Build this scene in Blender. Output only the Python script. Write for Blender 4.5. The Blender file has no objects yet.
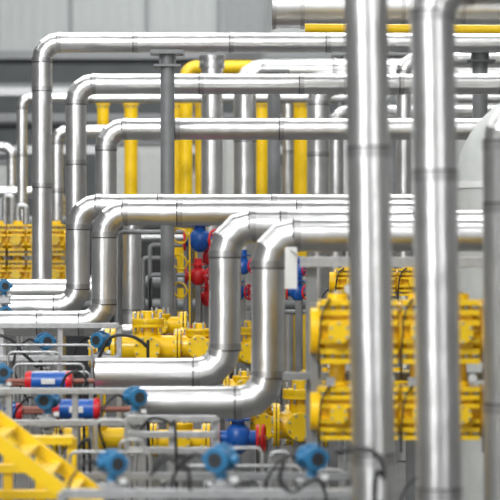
import bpy, math, random
from mathutils import Vector, Matrix
random.seed(4)
scene = bpy.context.scene
EYE = 3.0
# ------------------------------------------------------------------ materials
def mat(name, col, metal=0.0, rough=0.45, noise=0.0, bump=0.0, nscale=8.0, emit=None, spec=0.5, coat=0.0):
    m = bpy.data.materials.new(name); m.use_nodes = True
    nt = m.node_tree; b = nt.nodes['Principled BSDF']
    b.inputs['Base Color'].default_value = (*col, 1)
    b.inputs['Metallic'].default_value = metal
    b.inputs['Roughness'].default_value = rough
    b.inputs['Specular IOR Level'].default_value = spec
    b.inputs['Coat Weight'].default_value = coat
    if emit:
        b.inputs['Emission Color'].default_value = (*col, 1)
        b.inputs['Emission Strength'].default_value = emit
    tc = nt.nodes.new('ShaderNodeTexCoord')
    if noise > 0:
        n = nt.nodes.new('ShaderNodeTexNoise'); n.inputs['Scale'].default_value = nscale
        n.inputs['Detail'].default_value = 5
        nt.links.new(tc.outputs['Object'], n.inputs['Vector'])
        r = nt.nodes.new('ShaderNodeValToRGB')
        a = [max(0, c*(1-noise)) for c in col]; c2 = [min(1, c*(1+noise)) for c in col]
        r.color_ramp.elements[0].position = .3; r.color_ramp.elements[1].position = .7
        r.color_ramp.elements[0].color = (*a, 1); r.color_ramp.elements[1].color = (*c2, 1)
        nt.links.new(n.outputs['Fac'], r.inputs['Fac'])
        nt.links.new(r.outputs['Color'], b.inputs['Base Color'])
        mr = nt.nodes.new('ShaderNodeMapRange')
        dr = .05 if metal > .9 else .08
        mr.inputs['To Min'].default_value = max(.05, rough-dr); mr.inputs['To Max'].default_value = rough+dr
        nt.links.new(n.outputs['Fac'], mr.inputs['Value']); nt.links.new(mr.outputs['Result'], b.inputs['Roughness'])
    if bump > 0:
        n2 = nt.nodes.new('ShaderNodeTexNoise'); n2.inputs['Scale'].default_value = 2.6; n2.inputs['Detail'].default_value = 2
        nt.links.new(tc.outputs['Object'], n2.inputs['Vector'])
        bp = nt.nodes.new('ShaderNodeBump'); bp.inputs['Strength'].default_value = bump; bp.inputs['Distance'].default_value = .05
        nt.links.new(n2.outputs['Fac'], bp.inputs['Height']); nt.links.new(bp.outputs['Normal'], b.inputs['Normal'])
    return m
ALU = mat('aluminium_cladding', (.78,.785,.78), 1, .33, .06, .25, 4)
ALUD = mat('aluminium_seam', (.55,.55,.55), 1, .38, .05)
SEAM_SHADE = mat('painted_seam_shadow', (.07,.07,.07), .6, .6)  # dark colour that paints the shadow line beside a seam band
STEEL = mat('grey_painted_steel', (.22,.23,.235), .1, .45, .08)
LSTEEL = mat('galvanised_steel', (.44,.45,.455), .7, .40, .15, 0, 20)
DARK = mat('dark_steel', (.04,.043,.047), .3, .5, .1)
YEL = mat('yellow_paint', (.88,.575,.006), 0, .33, .06, 0, 6, coat=.2)
BLUE = mat('blue_enamel', (.01,.10,.42), 0, .3, .08)
TEAL = mat('transmitter_blue', (.03,.18,.36), 0, .35, .08)
RED = mat('red_enamel', (.62,.012,.02), 0, .35, .08)
RUST = mat('primer_red_pipe', (.28,.1,.07), 0, .5, .15)
BLACK = mat('black_rubber', (.012,.012,.014), 0, .5)
WHITE = mat('white_paint', (.72,.73,.72), 0, .5, .04)
CREAM = mat('pale_coating', (.54,.56,.54), 0, .45, .04)
WALLM = mat('wall_panel', (.40,.425,.42), .1, .5, .04, 0, 1.0)
WALLD = mat('lower_wall_shaded', (.085,.092,.095), 0, .8, .15, 0, 1.0)  # shadow over the lower wall is put into this dark base colour
SIDEM = mat('side_wall_dark_panel', (.24,.24,.24), 0, .7, .1, 0, 1.0)
FLOORM = mat('floor_concrete', (.11,.11,.108), 0, .6, .2, 0, 1.2)
CEILM = mat('ceiling_sheet', (.20,.20,.20), 0, .7, .05)
LAMP = mat('lamp_diffuser', (1,1,1), 0, .5, emit=13.0)

# ------------------------------------------------------------------ mesh builder
class B:
    def __init__(s, name, bevel=0.0):
        s.name=name; s.v=[]; s.f=[]; s.fm=[]; s.fs=[]; s.sharp=set(); s.m=[]; s.bevel=bevel
    def mi(s, m):
        if m not in s.m: s.m.append(m)
        return s.m.index(m)
    def tube(s, pts, r, m, seg=20, sharp=True, cap=True):
        pts=[Vector(p) for p in pts]; n=len(pts); k=s.mi(m)
        rr = r if isinstance(r,(list,tuple)) else [r]*n
        t0=(pts[1]-pts[0]).normalized()
        ref = Vector((0,0,1)) if abs(t0.z)<.9 else Vector((0,1,0))
        u=t0.cross(ref).normalized(); prev=t0; base=len(s.v)
        for i in range(n):
            a=(pts[i]-pts[i-1]).normalized() if i>0 else t0
            b=(pts[i+1]-pts[i]).normalized() if i<n-1 else a
            tang=(a+b).normalized() if (a+b).length>1e-6 else a
            if i>0:
                q=prev.rotation_difference(a); u=q@u; prev=a
            w=a.cross(u).normalized()
            for j in range(seg):
                th=2*math.pi*j/seg
                d=(u*math.cos(th)+w*math.sin(th))*rr[i]
                dn=a.dot(tang)
                if 0<i<n-1 and dn>.3: d=d-a*(d.dot(tang)/dn)
                s.v.append(pts[i]+d)
        for i in range(n-1):
            for j in range(seg):
                j2=(j+1)%seg
                s.f.append((base+i*seg+j, base+i*seg+j2, base+(i+1)*seg+j2, base+(i+1)*seg+j)); s.fm.append(k); s.fs.append(True)
        for i in range(n):
            if (sharp or i in (0,n-1)):
                for j in range(seg):
                    a_=base+i*seg+j; b_=base+i*seg+(j+1)%seg; s.sharp.add((min(a_,b_),max(a_,b_)))
        if cap:
            s.f.append(tuple(base+j for j in reversed(range(seg)))); s.fm.append(k); s.fs.append(False)
            s.f.append(tuple(base+(n-1)*seg+j for j in range(seg))); s.fm.append(k); s.fs.append(False)
    def cyl(s, c, axis, L, r, m, seg=20, r2=None):
        c=Vector(c); a=Vector(axis).normalized()
        s.tube([c-a*L/2, c+a*L/2],[r, r if r2 is None else r2],m,seg)
    def beam(s, a, b, w, h, m):
        a=Vector(a); b=Vector(b); t=(b-a).normalized()
        ref=Vector((0,0,1)) if abs(t.z)<.9 else Vector((0,1,0))
        u=t.cross(ref).normalized(); v=u.cross(t).normalized(); base=len(s.v); k=s.mi(m)
        for p in (a,b):
            for (i,j) in ((-1,-1),(1,-1),(1,1),(-1,1)): s.v.append(p+u*w/2*i+v*h/2*j)
        for q in ((3,2,1,0),(4,5,6,7),(0,1,5,4),(1,2,6,5),(2,3,7,6),(3,0,4,7)):
            s.f.append(tuple(base+x for x in q)); s.fm.append(k); s.fs.append(False)
    def box(s, c, dx, dy, dz, m):
        c=Vector(c); s.beam(c-Vector((dx/2,0,0)), c+Vector((dx/2,0,0)), dy, dz, m)
    def torus(s, c, axis, R, r, m, seg=24, ms=8):
        c=Vector(c); a=Vector(axis).normalized()
        ref=Vector((0,0,1)) if abs(a.z)<.9 else Vector((1,0,0))
        u=a.cross(ref).normalized(); w=a.cross(u); base=len(s.v); k=s.mi(m)
        for i in range(seg):
            th=2*math.pi*i/seg; d=u*math.cos(th)+w*math.sin(th)
            for j in range(ms):
                ph=2*math.pi*j/ms
                s.v.append(c+d*(R+r*math.cos(ph))+a*r*math.sin(ph))
        for i in range(seg):
            for j in range(ms):
                i2=(i+1)%seg; j2=(j+1)%ms
                s.f.append((base+i*ms+j, base+i2*ms+j, base+i2*ms+j2, base+i*ms+j2)); s.fm.append(k); s.fs.append(True)
    def ball(s, c, r, m, sc=(1,1,1), seg=16, rings=10):
        c=Vector(c); base=len(s.v); k=s.mi(m)
        for i in range(rings+1):
            ph=math.pi*i/rings
            for j in range(seg):
                th=2*math.pi*j/seg
                rr=max(math.sin(ph),1e-3)
                s.v.append(c+Vector((rr*math.cos(th)*sc[0], rr*math.sin(th)*sc[1], math.cos(ph)*sc[2]))*r)
        for i in range(rings):
            for j in range(seg):
                j2=(j+1)%seg
                s.f.append((base+i*seg+j, base+(i+1)*seg+j, base+(i+1)*seg+j2, base+i*seg+j2)); s.fm.append(k); s.fs.append(True)
    def bolts(s, c, axis, R, n, r, L, m, off=0):
        c=Vector(c); a=Vector(axis).normalized()
        ref=Vector((0,0,1)) if abs(a.z)<.9 else Vector((1,0,0))
        u=a.cross(ref).normalized(); w=a.cross(u)
        for i in range(n):
            th=2*math.pi*(i+.5)/n+off
            s.cyl(c+(u*math.cos(th)+w*math.sin(th))*R, a, L, r, m, 6)
    def gauge(s, c, r):
        c=Vector(c)
        s.cyl(c,(0,1,0),r*.6,r,LSTEEL,20); s.cyl(c-Vector((0,r*.31,0)),(0,1,0),r*.06,r*.82,WHITE,20)
        s.beam(c+Vector((0,-r*.36,0)),c+Vector((r*.5,-r*.36,r*.4)),r*.06,r*.1,BLACK)
        s.cyl(c-Vector((0,0,r*1.4)),(0,0,1),r*1.2,r*.18,LSTEEL,8)
    def done(s):
        me=bpy.data.meshes.new(s.name); me.from_pydata([tuple(v) for v in s.v],[],s.f)
        for m in s.m: me.materials.append(m)
        me.polygons.foreach_set('material_index', s.fm); me.polygons.foreach_set('use_smooth', s.fs)
        for e in me.edges:
            a,b=e.vertices
            if (min(a,b),max(a,b)) in s.sharp: e.use_edge_sharp=True
        me.update()
        o=bpy.data.objects.new(s.name, me); scene.collection.objects.link(o)
        if s.bevel>0:
            bm=o.modifiers.new('bevel','BEVEL'); bm.width=s.bevel; bm.segments=2; bm.limit_method='ANGLE'; bm.angle_limit=math.radians(50); bm.harden_normals=False
        return o

def fillet(pts, R, n=4):
    pts=[Vector(p) for p in pts]; out=[pts[0]]; marks=[]
    for i in range(1,len(pts)-1):
        a=(pts[i-1]-pts[i]).normalized(); b=(pts[i+1]-pts[i]).normalized()
        ang=a.angle(b); t=R/math.tan(ang/2)
        p0=pts[i]+a*t; p1=pts[i]+b*t
        cen=pts[i]+(a+b).normalized()*(R/math.sin(ang/2))
        marks.append((p0,-a)); marks.append((p1,b))
        v0=p0-cen; tot=math.pi-ang; ax=v0.cross(p1-cen).normalized()
        for k in range(n+1):
            out.append(cen+Matrix.Rotation(tot*k/n,3,ax)@v0)
    out.append(pts[-1]); return out, marks

def spline(pts, n=6):
    P=[Vector(p) for p in pts]; P=[P[0]]+P+[P[-1]]; out=[]
    for i in range(1,len(P)-2):
        for k in range(n):
            t=k/n
            out.append(.5*((2*P[i])+(-P[i-1]+P[i+1])*t+(2*P[i-1]-5*P[i]+4*P[i+1]-P[i+2])*t*t+(-P[i-1]+3*P[i]-3*P[i+1]+P[i+2])*t**3))
    out.append(P[-2]); return out

# Row grid: each pipe row stands at its own distance y; the drawing grid of a row has 1 unit = y/2000 m.
def row(D):
    def p(x, z, dy=0.0): return Vector(((x-250)*D/2000, D+dy, EYE+(250-z)*D/2000))
    return p
def U(D): return D/2000

def pipe(name, pts, r, R=None, m=ALU, gores=4, step=1.3, seg=36, first=.6, seams=True):
    b=B(name); R=R or r*1.9
    path,marks=fillet(pts,R,gores) if len(pts)>2 else ([Vector(p) for p in pts],[])
    b.tube(path,r,m,seg)
    if seams:
        def band(c,t):
            b.tube([c-t*.028,c+t*.028],r*1.035,ALUD,seg)
            b.tube([c+t*.028,c+t*.040],r*1.012,SEAM_SHADE,seg)  # thin dark ring drawn as the shadow of the band step
        for c,t in marks: band(c,t)
        for i in range(len(path)-1):
            d=path[i+1]-path[i]; L=d.length
            if L>step:
                t=d.normalized(); x=first*step
                while x<L-.25: band(path[i]+t*x,t); x+=step
    return b.done()

def gx(x,D): return (x-250)*D/2000
def zrow(D,z): return EYE+(250-z)*D/2000
# ------------------------------------------------------------------ room
b=B('floor'); b.box((0,22,-.1),60,104,.2,FLOORM); b.done()
b=B('ceiling'); b.box((0,22,16.1),60,104,.2,CEILM); b.done()
b=B('wall_back')
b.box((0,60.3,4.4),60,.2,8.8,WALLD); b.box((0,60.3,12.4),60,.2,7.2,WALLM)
for i in range(-60,61):
    b.box((i*.36,60.18,12.4),.10,.06,7.1,WALLM)
for x in (-16,-12,-7.6,-5.4,-3.1,-.95,.6,3,6,9,13): b.box((x,60.14,12.4),.10,.12,7.1,STEEL)
b.box((-.15,60.0,12.4),1.1,.5,7.1,STEEL)
b.box((0,60.05,8.85),60,.3,.25,STEEL)
b.box((0,60.1,7.9),60,.2,.2,STEEL); b.box((0,60.1,6.9),60,.2,.3,DARK)
b.done()
b=B('wall_left'); b.box((-22,22,8),.2,104,16,SIDEM); b.done()
b=B('wall_right'); b.box((22,22,8),.2,104,16,SIDEM); b.done()
for k,y in enumerate((-8,2,14,26,38,50)):
    b=B('ceiling_lamp')
    for x in (-12,-4,4,12):
        b.box((x,y,15.0),5.5,1.0,.08,LAMP); b.box((x,y,15.1),5.7,1.2,.12,WHITE)
        for dx in (-2,2): b.beam((x+dx,y,15.1),(x+dx,y,16.0),.04,.04,STEEL)
    b.done()

# ------------------------------------------------------------------ main silver pipes
DN=.135
def zpipe(D, ytop, xv, ybot, xl=-160, xr=720, r=DN, R=None, name='insulated_pipe', **k):
    p=row(D); g=lambda x:Vector((gx(x,D),D,0.02))
    pts=[g(xr),p(xr,ytop),p(xv,ytop),p(xv,ybot),p(xl,ybot),g(xl)]
    return pipe(name,pts,r,R or r*1.75,**k)
zpipe(27.0,42.5,42,307,xr=760,first=.3)
zpipe(26.0,84,76,303,xl=-175,xr=780)
zpipe(25.0,129,106,290,xl=-190,xr=800,first=.8)
zpipe(22.8,206,78,307,xl=-200,xr=820)
zpipe(21.8,213,104,323,xl=-215,xr=840,first=.35)
def front(D,ytop,xv,ybot,xl,xr,r):
    p=row(D)
    pts=[Vector((gx(xr,D),D,.02)),p(xr,ytop),p(xv,ytop),p(xv,ybot),p(xl,ybot)]
    return pipe('insulated_pipe',pts,r,r*1.75,gores=3,first=.45,step=1.15)
front(17.4,226,225,374,96,900,.138)
front(16.6,235,268,403,140,930,.138)
# near risers, slightly out of plumb, turning away at high level
def riser(x0,x1,D,r,ztop_out,off,first,R=None):
    base=Vector((gx(x1,D),D,.02)); top=Vector((gx(x0,D),D,ztop_out))
    return pipe('insulated_riser_pipe',[base,top]+off(top),r,R or r*1.8,first=first,step=1.9)
riser(363,378,12.4,.134,5.6,lambda t:[t+Vector((0,3,0))],.885)
riser(432,443,12.0,.134,4.60,lambda t:[t+Vector((3.2,0,0)),Vector((t.x+3.2,12,.02))],.8,.2)
p=row(13.0)
pipe('insulated_riser_pipe',[Vector((gx(503,13),13,.02)),p(501,112),p(640,112),Vector((gx(640,13),13,.02))],.12,.22,first=.5)

# ------------------------------------------------------------------ rear silver pipes
def bpipe(D,pts,r,m=ALU,name='insulated_pipe',**k):
    p=row(D); return pipe(name,[p(x,z) if z is not None else Vector((gx(x,D),D,.02)) for x,z in pts],r,r*1.7,m,**k)
bpipe(31,[(740,None),(740,70),(245,70),(245,None)],.175)
b=B('insulated_vent_riser'); c=gx(212,30); b.tube([(c,30,.02),(c,30,zrow(30,56))],.16,ALU,36)
for q in (0,.12): b.cyl((c,30,zrow(30,58)-q),(0,0,1),.06,.19,ALUD,32)
b.bolts((c,30,zrow(30,58)-.06),(0,0,1),.175,10,.015,.2,LSTEEL)
for z in (1.5,3.2,4.9): b.cyl((c,30,z),(0,0,1),.05,.166,ALUD,36)
b.done()
bpipe(30.6,[(700,None),(700,84),(318,84),(318,None)],.17)
bpipe(33,[(700,None),(700,98),(22,98),(22,None)],.085)
bpipe(32,[(700,None),(700,131),(57,131),(57,None)],.10)
bpipe(29,[(132,None),(132,216),(700,216),(700,None)],.135)
bpipe(34,[(-200,None),(-200,192),(60,192),(60,None)],.10)
bpipe(36,[(-200,None),(-200,147),(12,147),(12,None)],.09)
bpipe(35,[(288,None),(288,90),(700,90),(700,None)],.10)
bpipe(29.6,[(336,None),(336,112),(700,112),(700,None)],.10)
bpipe(28.4,[(404,None),(404,60),(640,60),(640,None)],.11)
bpipe(28,[(150,None),(150,330),(-150,330),(-150,None)],.08)
# large ventilation duct
pp=row(24)
b=B('ventilation_duct')
b.tube([pp(272,8),pp(272,8)+Vector((7,0,0))],.24,ALU,40)
for x in (272,300,345,400,460,520,600): b.tube([pp(x,8),pp(x,8)+Vector((.05,0,0))],.255,ALUD,40)
for x in (300,520,800):
    b.beam(pp(x,8),Vector((gx(x,24),24,16.0)),.04,.04,STEEL)
b.done()
# large coated elbow on the right
p=row(19)
b=B('coated_elbow_duct')
path,mk=fillet([p(760,120),p(488,120),Vector((gx(488,19),19,.02))],.62,14)
b.tube(path,.31,CREAM,40,sharp=False)
for c,t in mk: b.tube([c-t*.03,c+t*.03],.33,WHITE,40)
b.tube([p(760,120),Vector((gx(760,19),19,.02))],.3,CREAM,30)
b.done()

# ------------------------------------------------------------------ yellow gas pipes
def ypipe(D,pts,r,**k):
    return bpipe(D,pts,r,YEL,'yellow_gas_pipe',gores=8,seams=False,**k)
ypipe(34,[(186,None),(186,67),(640,67),(640,None)],.11)
for D,x,z,r in ((34.5,131,99,.115),(34.5,103,99,.10),(34.5,177,99,.075),(36,262,99,.115),(36.5,302,99,.175),(34.5,199,99,.07)):
    b=B('yellow_gas_riser'); c=gx(x,D); zt=zrow(D,z)
    b.tube([(c,D,0),(c,D,zt)],r,YEL,28)
    for q in (.02,.09): b.cyl((c,D,zt-q),(0,0,1),.05,r*1.2,YEL,28)
    b.bolts((c,D,zt-.05),(0,0,1),r*1.1,8,r*.1,.2,LSTEEL)
    b.done()
ypipe(23,[(305,28),(620,30),(620,None)],.05)

# ------------------------------------------------------------------ steel structure
def column(D,x,ztop,w,m=STEEL,name='steel_column',head=True):
    b=B(name,.006); c=gx(x,D); zt=zrow(D,ztop)
    b.tube([(c,D,0),(c,D,zt)],w/2,m,24)
    b.box((c,D,.02),w*2,w*2,.04,m)
    if head:
        b.box((c,D,zt),w*2.4,w*2,.05,m); b.box((c,D,zt-.16),w*1.9,w*1.6,.03,m)
        b.box((c,D,zt-.08),w*1.2,.04,.16,m)
    b.done()
column(24.3,167.5,53,.17)
column(27.6,480,50,.21)
column(29.5,274,72,.19)
column(33,392,55,.2); column(33,340,55,.12); column(33,400,90,.12)
b=B('pipe_support_beam',.004); D=27.45
b.beam((gx(462,D),D,zrow(D,30)),(gx(775,D),D,zrow(D,30)),.2,.06,LSTEEL)
b.beam((gx(462,D),D,zrow(D,46)),(gx(775,D),D,zrow(D,46)),.2,.05,LSTEEL)
b.beam((gx(462,D),D,zrow(D,38)),(gx(775,D),D,zrow(D,38)),.03,.2,LSTEEL)
b.beam((gx(775,D),D,0),(gx(775,D),D,zrow(D,46)),.2,.2,STEEL)
b.done()
def cabinet(x0,x1,ztop,D,m,name='equipment_cabinet'):
    b=B(name,.02); w=(x1-x0)*U(D); h=zrow(D,ztop)
    cx=gx((x0+x1)/2,D); b.box((cx,D,h/2),w,.8,h,m)
    n=max(2,int(w/.9))
    for i in range(n):
        xx=cx-w/2+w*(i+.5)/n
        b.box((xx,D-.42,h*.52),w/n*.9,.04,h*.9,m)
        b.box((xx+w/n*.35,D-.46,h*.5),.04,.05,.25,DARK)
    b.box((cx,D,h+.04),w+.1,.9,.08,STEEL); b.done()
cabinet(112,166,146,44,CREAM); cabinet(214,236,120,44,CREAM); cabinet(318,352,120,45,WHITE)
cabinet(-60,10,165,46,CREAM); cabinet(176,206,172,45,CREAM)
cabinet(240,316,170,46,STEEL); cabinet(380,520,100,46,CREAM)
cabinet(64,345,226,39,DARK,'pump_skid_enclosure'); cabinet(-80,62,226,39,STEEL,'pump_skid_enclosure'); cabinet(350,560,226,39,DARK,'pump_skid_enclosure')
for D,z in ((50,92),(48,118),(47.2,150)):
    b=B('service_bridge_beam',.01)
    b.beam((-16,D,zrow(D,z)),(16,D,zrow(D,z)),.2,.2,LSTEEL if z!=118 else STEEL)
    for x in (-15,-8.5,8.5,15): b.beam((x,D,0),(x,D,zrow(D,z)),.2,.2,STEEL)
    b.done()

# ------------------------------------------------------------------ valves and manifolds
def manifold(name,x0,x1,tiers,D,n,depth=.35,detail=True):
    b=B(name,.006); u=U(D); w=(x1-x0)*u/n
    for ti,(zt,zb) in enumerate(tiers):
        h=(zb-zt)*u; zc=zrow(D,(zt+zb)/2)
        b.cyl((gx((x0+x1)/2,D),D+.05,zc),(1,0,0),(x1-x0)*u+.1,h*.36,YEL,24)
        for i in range(n):
            cx=gx(x0,D)+w*(i+.5)
            b.box((cx,D,zc),w*.6,depth*.8,h*.8,YEL)
            for k in (-.45,-.3,-.14,.14,.3,.45):
                b.box((cx,D-.02,zc+h*k),w*.88,depth*1.1,h*.08,YEL)
            b.cyl((cx,D-depth*.62,zc),(0,1,0),.16,h*.17,YEL,20)
            b.cyl((cx,D-depth*.75,zc),(0,1,0),.07,h*.11,YEL,16)
            b.bolts((cx,D-depth*.80,zc),(0,1,0),h*.14,6,h*.024,.05,LSTEEL)
            for sx in (-.38,-.13,.13,.38):
                for sz in (-.375,.375):
                    b.cyl((cx+w*sx,D-depth*.46,zc+h*sz),(0,0,1),h*.2,h*.032,LSTEEL,6)
            b.cyl((cx-w*.47,D+.05,zc),(1,0,0),w*.045,h*.46,YEL,24)
            b.cyl((cx,D,zc+h*.52),(0,0,1),h*.14,w*.25,YEL,20)
            b.cyl((cx,D,zc+h*.6),(0,0,1),h*.05,w*.12,LSTEEL,10)
            if detail:
                if (i+ti)%2==0: b.gauge((cx+w*.28,D-depth*.5,zc+h*.66),h*.085)
                else:
                    b.box((cx-w*.2,D-depth*.6,zc+h*.60),w*.22,.06,h*.16,LSTEEL)
                q=Vector((cx-w*.2,D-depth*.62,zc+h*.52))
                b.tube(spline([q,q+Vector((-w*.2,-.06,-h*.25)),q+Vector((-w*.28,-.05,-h*.8)),q+Vector((-w*.25,.1,-h*1.25))]),.008,BLACK,8,False)
            if ti+1<len(tiers):
                b.cyl((cx,D+.02,zrow(D,(zb+tiers[ti+1][0])/2)),(0,0,1),(tiers[ti+1][0]-zb)*u,w*.2,YEL,16)
    for i in range(0,n+1,max(1,n//2)):
        cx=gx(x0,D)+w*i
        b.beam((cx,D+.12,0),(cx,D+.12,zrow(D,tiers[0][0]+4)),.09,.09,STEEL)
    return b.done()
manifold('yellow_valve_manifold',317,560,[(299,363),(385,438)],15.2,6)
manifold('yellow_valve_manifold',-30,66,[(224,256),(260,290)],29,5,detail=False)
manifold('yellow_valve_manifold',334,520,[(268,296)],22,6,.3)
manifold('yellow_valve_manifold',300,560,[(370,400)],20.5,7,.3)

def flanged_valve(D,x,z,L,r,vert,name='yellow_gate_valve'):
    b=B(name,.006); c=Vector((gx(x,D),D,zrow(D,z)))
    b.tube([c-Vector((L/2,0,0)),c-Vector((L*.2,0,0)),c,c+Vector((L*.2,0,0)),c+Vector((L/2,0,0))],[r,r,r*1.35,r,r],YEL,28,sharp=False)
    for s in (-1,1):
        for k in (.46,.54):
            b.cyl(c+Vector((s*L*k,0,0)),(1,0,0),L*.06,r*1.6,YEL,28)
        b.bolts(c+Vector((s*L*.5,0,0)),(1,0,0),r*1.38,10,r*.12,L*.2,LSTEEL)
    b.cyl(c+Vector((0,0,vert*.45)),(0,0,1),vert*.9,r*.75,YEL,24)
    b.cyl(c+Vector((0,0,vert*.80)),(0,0,1),.06,r*1.25,YEL,28); b.cyl(c+Vector((0,0,vert*.9)),(0,0,1),.06,r*1.25,YEL,28)
    b.bolts(c+Vector((0,0,vert*.86)),(0,0,1),r*1.05,8,r*.1,.2,LSTEEL)
    b.cyl(c+Vector((0,0,vert*1.05)),(0,0,1),.12,r*.6,YEL,20)
    b.cyl(c+Vector((0,-r*1.1,0)),(0,1,0),r*.9,r*.8,YEL,24); b.cyl(c+Vector((0,-r*1.6,0)),(0,1,0),r*.2,r*1.05,YEL,24)
    b.bolts(c+Vector((0,-r*1.72,0)),(0,1,0),r*.85,8,r*.1,.05,LSTEEL)
    b.beam((c.x,c.y,0),(c.x,c.y,c.z-r*.8),.12,.12,STEEL)
    return b.done()
flanged_valve(20.2,148,348,.75,.13,.30)
flanged_valve(20.0,199,346,.42,.11,.16)
flanged_valve(20.4,112,352,.40,.10,.12)
flanged_valve(19.8,262,425,.55,.13,.2)
flanged_valve(19.0,300,425,.45,.13,.35)
flanged_valve(21.2,160,325,.5,.09,.1)
flanged_valve(21.2,190,368,.5,.10,.1)
flanged_valve(18.9,95,438,.7,.10,.15)
flanged_valve(24,250,352,.6,.12,.3)
flanged_valve(18.9,180,440,.5,.10,.15)
flanged_valve(19.5,244,388,.35,.09,.1)

def wheel_valve(D,x,z,r,body=BLUE,turn=.5):
    b=B('handwheel_valve',.004); c=Vector((gx(x,D),D,zrow(D,z)))
    b.ball(c,r*.8,body,(1,1,1.2)); b.cyl(c,(1,0,0),r*2.4,r*.45,body,20)
    for s in (-1,1): b.cyl(c+Vector((s*r*1.15,0,0)),(1,0,0),r*.2,r*.8,RED,20)
    b.cyl(c+Vector((0,0,r*1.2)),(0,0,1),r*1.0,r*.4,body,16); b.cyl(c+Vector((0,0,r*1.1)),(0,0,1),r*.15,r*.75,body,20)
    ax=Vector((math.sin(turn),-math.cos(turn),0)); sd=Vector((math.cos(turn),math.sin(turn),0))
    w=c+ax*r*1.5; b.cyl(c+ax*r*.8,ax,r*1.5,r*.14,LSTEEL,10)
    b.torus(w,ax,r*.75,r*.10,RED)
    for k in range(3):
        a=k*math.pi/3+.3; d=(sd*math.cos(a)+Vector((0,0,math.sin(a))))*r*.75
        b.beam(w-d,w+d,r*.1,r*.1,RED)
    b.cyl(w,ax,r*.2,r*.2,RED,12)
    b.beam((c.x,c.y,0),(c.x,c.y,c.z-r*.5),.07,.07,STEEL)
    return b.done()
for D,x,z,r,m,t in ((25,198,276,.13,RED,.9),(25.5,200,240,.17,BLUE,.9),(25.2,208,298,.12,RED,.4),(25.8,207,258,.10,RED,.4),(25,243,266,.12,BLUE,.8),(25,238,292,.12,BLUE,.9),
                  (24.5,298,292,.12,BLUE,.7),(25,300,270,.10,BLUE,.6),(26,222,300,.11,BLUE,.7),(24,182,332,.10,RED,.9),(18.8,238,438,.16,BLUE,1.45),(20,452,318,.14,BLUE,1)):
    wheel_valve(D,x,z,r,m,t)

for z in (236,262,290):
    D=24.5; b=B('yellow_hose'); c=Vector((gx(180,D),D,zrow(D,z)))
    b.torus(c,(0.5,1,.3),.095,.011,YEL); b.tube(spline([c+Vector((.09,0,0)),c+Vector((.12,.05,-.3)),Vector((c.x+.1,D+.1,.0))]),.011,YEL,8,False); b.done()

def transmitter(D,x,z,s,turn=0.3,col=TEAL,cable=True):
    b=B('pressure_transmitter',.004); c=Vector((gx(x,D),D,zrow(D,z)))
    ax=Vector((math.sin(turn),-math.cos(turn),0)); sd=Vector((ax.y,-ax.x,0))
    b.cyl(c,ax,s*.9,s*.42,col,28)
    for k in (-1,1):
        b.cyl(c+ax*s*.42*k,ax,s*.26,s*.5,col,28); b.cyl(c+ax*s*.57*k,ax,s*.06,s*.42,col,28)
    b.cyl(c+ax*s*.61,ax,s*.03,s*.30,DARK,24)
    b.box(c+Vector((0,0,s*.48)),s*.45,s*.4,s*.22,col)
    for k in (-1,1): b.cyl(c+sd*s*.55*k,sd,s*.35,s*.17,col,12)
    b.cyl(c-Vector((0,0,s*.6)),(0,0,1),s*.5,s*.22,col,16)
    b.cyl(c-Vector((0,0,s*.88)),(0,0,1),s*.22,s*.34,LSTEEL,20)
    b.box(c-Vector((0,0,s*1.2)),s*.95,s*.7,s*.45,LSTEEL)
    for k in (-1,1): b.bolts(c-Vector((0,0,s*1.2)),(1,0,0),s*.38,4,s*.07,s*1.25,LSTEEL)
    b.box(c-Vector((0,-s*.1,s*1.6)),s*.7,s*.4,s*.4,LSTEEL)
    b.cyl(c-Vector((s*.2,0,s*2.0)),(0,0,1),s*.6,s*.08,LSTEEL,10); b.cyl(c-Vector((-s*.2,0,s*2.0)),(0,0,1),s*.6,s*.08,LSTEEL,10)
    b.box(c+Vector((s*.5,-s*.3,-s*.75)),s*.3,s*.02,s*.22,WHITE)
    b.cyl(c-Vector((0,s*.3,s*1.6)),(0,1,0),s*.6,s*.07,LSTEEL,8); b.box(c-Vector((0,s*.6,s*1.6)),s*.3,s*.06,s*.08,BLACK)
    b.tube([(c.x,c.y+.03,0),c-Vector((0,-.03,s*1.6))],s*.12,LSTEEL,12)
    if cable:
        q=c+sd*s*.7
        b.tube(spline([q,q+sd*s*.5+Vector((0,0,s*.1)),q+sd*s*1.3-Vector((0,0,s*.8)),q+sd*s*1.2-Vector((0,0,s*2.4)),Vector((c.x,c.y+.1,max(.05,c.z-s*6)))]),s*.07,BLACK,8,False)
    return b.done()
for D,x,z,s,t in ((19.5,45,341,.15,.4),(19.5,101,340,.15,-.5),(22,4,286,.13,.3),(22,5,312,.13,.3),(16.3,135,397,.15,.5),(16.8,48,400,.15,-.3),
                  (13,112,463,.15,.5),(13,221,459,.17,-.4),(13.2,312,458,.16,.4),(17,2,372,.13,.3),(13.4,440,478,.13,.2),(24,345,288,.14,.2),
                  (18,8,408,.13,.6)):
    transmitter(D,x,z,s,t)

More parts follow.
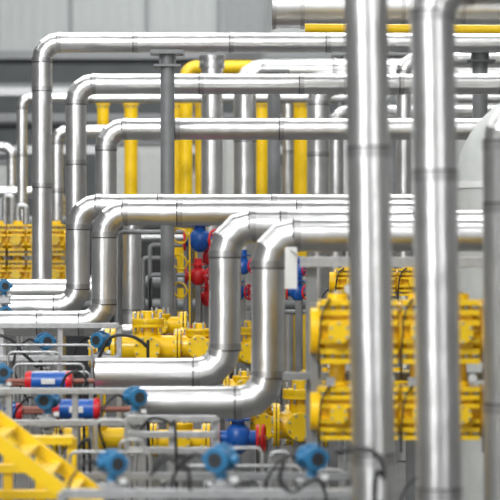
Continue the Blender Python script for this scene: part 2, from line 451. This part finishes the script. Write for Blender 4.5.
def actuator(D,x0,x1,z,r):
    b=B('pneumatic_actuator',.004); a=Vector((gx(x0,D),D,zrow(D,z))); e=Vector((gx(x1,D),D,zrow(D,z))); L=(e-a).length; X=Vector((1,0,0))
    b.cyl((a+e)/2,X,L*.8,r,BLUE,28)
    for q,s in ((a,1),(e,-1)):
        b.cyl(q+X*s*L*.08,X,L*.10,r*1.12,RED,28); b.cyl(q+X*s*L*.01,X,L*.04,r*1.0,RED,28)
        b.bolts(q+X*s*L*.02,X,r*.75,6,r*.1,L*.08,LSTEEL)
    b.box((a+e)/2+Vector((0,-r,0)),L*.3,r*.2,r*.6,WHITE)
    b.tube([a-X*.9,e+X*.35],r*.28,RUST,12)
    b.box((a+e)/2-Vector((0,0,r*1.2)),L*.3,r,r*.8,LSTEEL)
    b.beam(((a+e)/2).to_tuple()[:2]+(0,),(a+e)/2-Vector((0,0,r*1.2)),.06,.06,STEEL)
    b.done()
actuator(17.9,26,72,381,.08); actuator(17.2,54,100,409,.085); actuator(18.5,-40,-4,384,.08); actuator(17.2,-20,22,412,.07)

# ------------------------------------------------------------------ instrument racks
def rack(D,x0,x1,zs,m=LSTEEL,w=.05,posts=3):
    b=B('instrument_rack',.003)
    for z in zs: b.beam((gx(x0,D),D+.12,zrow(D,z)),(gx(x1,D),D+.12,zrow(D,z)),w,w,m)
    for i in range(posts):
        x=x0+(x1-x0)*i/(posts-1); b.beam((gx(x,D),D+.17,0),(gx(x,D),D+.17,zrow(D,zs[0])),w,w,m)
    b.done()
rack(19.3,-60,118,(326,359),posts=4); rack(16.5,-60,140,(392,424),posts=4)
rack(15.5,126,216,(420,436,452),posts=3)
rack(12.7,60,352,(496,),w=.06,posts=4)
rack(14.3,60,350,(478,),STEEL,w=.05,posts=4)
b=B('steel_gantry_frame',.004); D=15.8
b.beam((gx(312,D),D+.1,0),(gx(312,D),D+.1,zrow(D,258)),.09,.09,STEEL)
b.beam((gx(300,D),D,zrow(D,262)),(gx(560,D),D,zrow(D,262)),.1,.08,LSTEEL)
b.beam((gx(283,D),D,zrow(D,376)),(gx(560,D),D,zrow(D,376)),.1,.06,STEEL)
b.beam((gx(555,D),D+.1,0),(gx(555,D),D+.1,zrow(D,258)),.1,.1,STEEL)
b.done()
b=B('hanging_tag',.002); D=16.3
b.box((gx(291,D),D-.0,zrow(D,268)),.10,.02,.34,WHITE); b.beam((gx(291,D),D,zrow(D,250)),(gx(304,15.86),15.86,zrow(15.86,262)),.01,.01,STEEL); b.done()
def tubing(D,items,r=.012,m=LSTEEL):
    b=B('impulse_tubing')
    p=row(D)
    for pts in items:
        P=[p(x,z) if z is not None else Vector((gx(x,D),D,.0)) for x,z in pts]
        path=fillet(P,.05,5)[0] if len(P)>2 else P
        b.tube(path,r,m,10,sharp=False)
    b.done()
tubing(18.5,[[(8,None),(8,352),(60,352),(60,None)],[(14,None),(14,364),(84,364),(84,None)],[(-20,345),(92,345),(92,None)],[(30,None),(30,372),(90,372),(90,None)]])
tubing(14.9,[[(70,None),(70,452),(150,452),(150,None)],[(96,None),(96,420),(126,420),(126,None)],[(180,None),(180,466),(300,466),(300,None)],[(160,None),(160,480),(260,480),(260,None)],
   [(228,None),(228,448),(262,448),(262,None)],[(120,None),(120,440),(144,440),(144,None)],[(270,None),(270,452),(290,452),(290,None)],[(318,None),(318,470),(345,470),(345,None)]],.013)
tubing(25.8,[[(150,None),(150,245),(190,245),(190,None)],[(120,None),(120,232),(186,232),(186,None)],[(143,None),(143,258),(175,258),(175,None)],[(252,None),(252,312),(330,312),(330,None)],[(150,None),(150,275),(222,275),(222,None)]],.03,STEEL)
tubing(30.3,[[(118,None),(118,238),(340,238),(340,None)],[(18,None),(18,206),(26,206),(26,None)],[(5,None),(5,196),(12,196),(12,None)]],.05,LSTEEL)
tubing(32.4,[[(-20,None),(-20,222),(420,222),(420,None)],[(-30,None),(-30,282),(420,282),(420,None)],[(-30,None),(-30,305),(420,305),(420,None)]],.10,STEEL)

def cable(D,pts,r=.016):
    b=B('black_cable'); p=row(D); b.tube(spline([p(*q) for q in pts]+[Vector((gx(pts[-1][0],D),D+.1,.0))],8),r,BLACK,8,False); b.done()
cable(18.6,[(0,335),(12,340),(22,352),(36,366),(42,380)])
cable(18.6,[(98,360),(110,338),(130,336),(146,346),(148,362)])
cable(12.1,[(335,452),(360,449),(378,456),(383,475),(374,497)],.015)
cable(12.8,[(150,476),(165,458),(180,468),(190,490)],.012)
cable(12.8,[(284,462),(280,480),(292,492),(326,496)],.014)
cable(16.4,[(60,430),(72,452),(86,440),(90,460)],.014)
cable(17.6,[(60,392),(66,376),(78,372),(88,384),(84,400)],.012)
cable(15,[(140,430),(152,418),(170,424),(176,444)],.012)

# ------------------------------------------------------------------ yellow access stair, lower left
b=B('yellow_access_stair',.004)
for D,o in ((13.5,0),(14.3,.02)):
    a=Vector((-2.3,D,2.16+o)); e=Vector((-.68,D,.92+o))
    b.beam(a,e,.05,.10,YEL)
    b.beam(a,a-Vector((.8,0,0)),.05,.11,YEL); b.beam(a-Vector((.7,0,0)),Vector((a.x-.7,D,0)),.08,.08,YEL)
    b.beam(e,Vector((e.x,D,0)),.08,.08,YEL)
for k in range(10):
    t=(k+.5)/10; c=Vector((-2.3+1.62*t,13.9,2.16-1.24*t)); b.box(c,.14,.8,.03,YEL)
b.done()
b=B('yellow_base_frame',.006); D=15.2
for z in (440,468,494): b.beam((gx(-60,D),D,zrow(D,z)),(gx(74,D),D,zrow(D,z)),.10,.07,YEL)
for x in (-55,8,40,72): b.beam((gx(x,D),D+.02,0),(gx(x,D),D+.02,zrow(D,438)),.07,.07,YEL)
b.done()

# ------------------------------------------------------------------ light
w=bpy.data.worlds.new('World'); scene.world=w; w.use_nodes=True
w.node_tree.nodes['Background'].inputs[0].default_value=(1,1,.995,1); w.node_tree.nodes['Background'].inputs[1].default_value=.45
def area(n,loc,target,sx,sy,e,col=(1,1,1)):
    l=bpy.data.lights.new(n,'AREA'); l.shape='RECTANGLE'; l.size=sx; l.size_y=sy; l.energy=e; l.color=col
    o=bpy.data.objects.new(n,l); o.location=loc; scene.collection.objects.link(o)
    o.rotation_euler=(Vector(target)-Vector(loc)).to_track_quat('-Z','Y').to_euler()
area('hall_light',(-6,2,14),(0,22,3),9,3,2400)
area('hall_light',(0,30,14.5),(0,30,0),22,4,2000)
area('hall_light',(0,46,14.5),(0,58,6),22,3,1900)
area('added_front_light',(-12,-10,6.5),(0,18,3),6,11,1450)  # unseen light panel added behind the camera for bright streaks on vertical pipes
area('added_front_light',(14,-12,6.5),(0,18,3),3,11,750)  # second added panel, narrower, behind the camera on the right

cam=bpy.data.cameras.new('camera'); cam.lens=144; cam.sensor_width=36; cam.clip_end=300
co=bpy.data.objects.new('camera',cam); co.location=(0,0,EYE); co.rotation_euler=(math.radians(90),0,0); scene.collection.objects.link(co)
cam.dof.use_dof=True; cam.dof.focus_distance=22; cam.dof.aperture_fstop=1.6
scene.camera=co
scene.view_settings.view_transform='Standard'
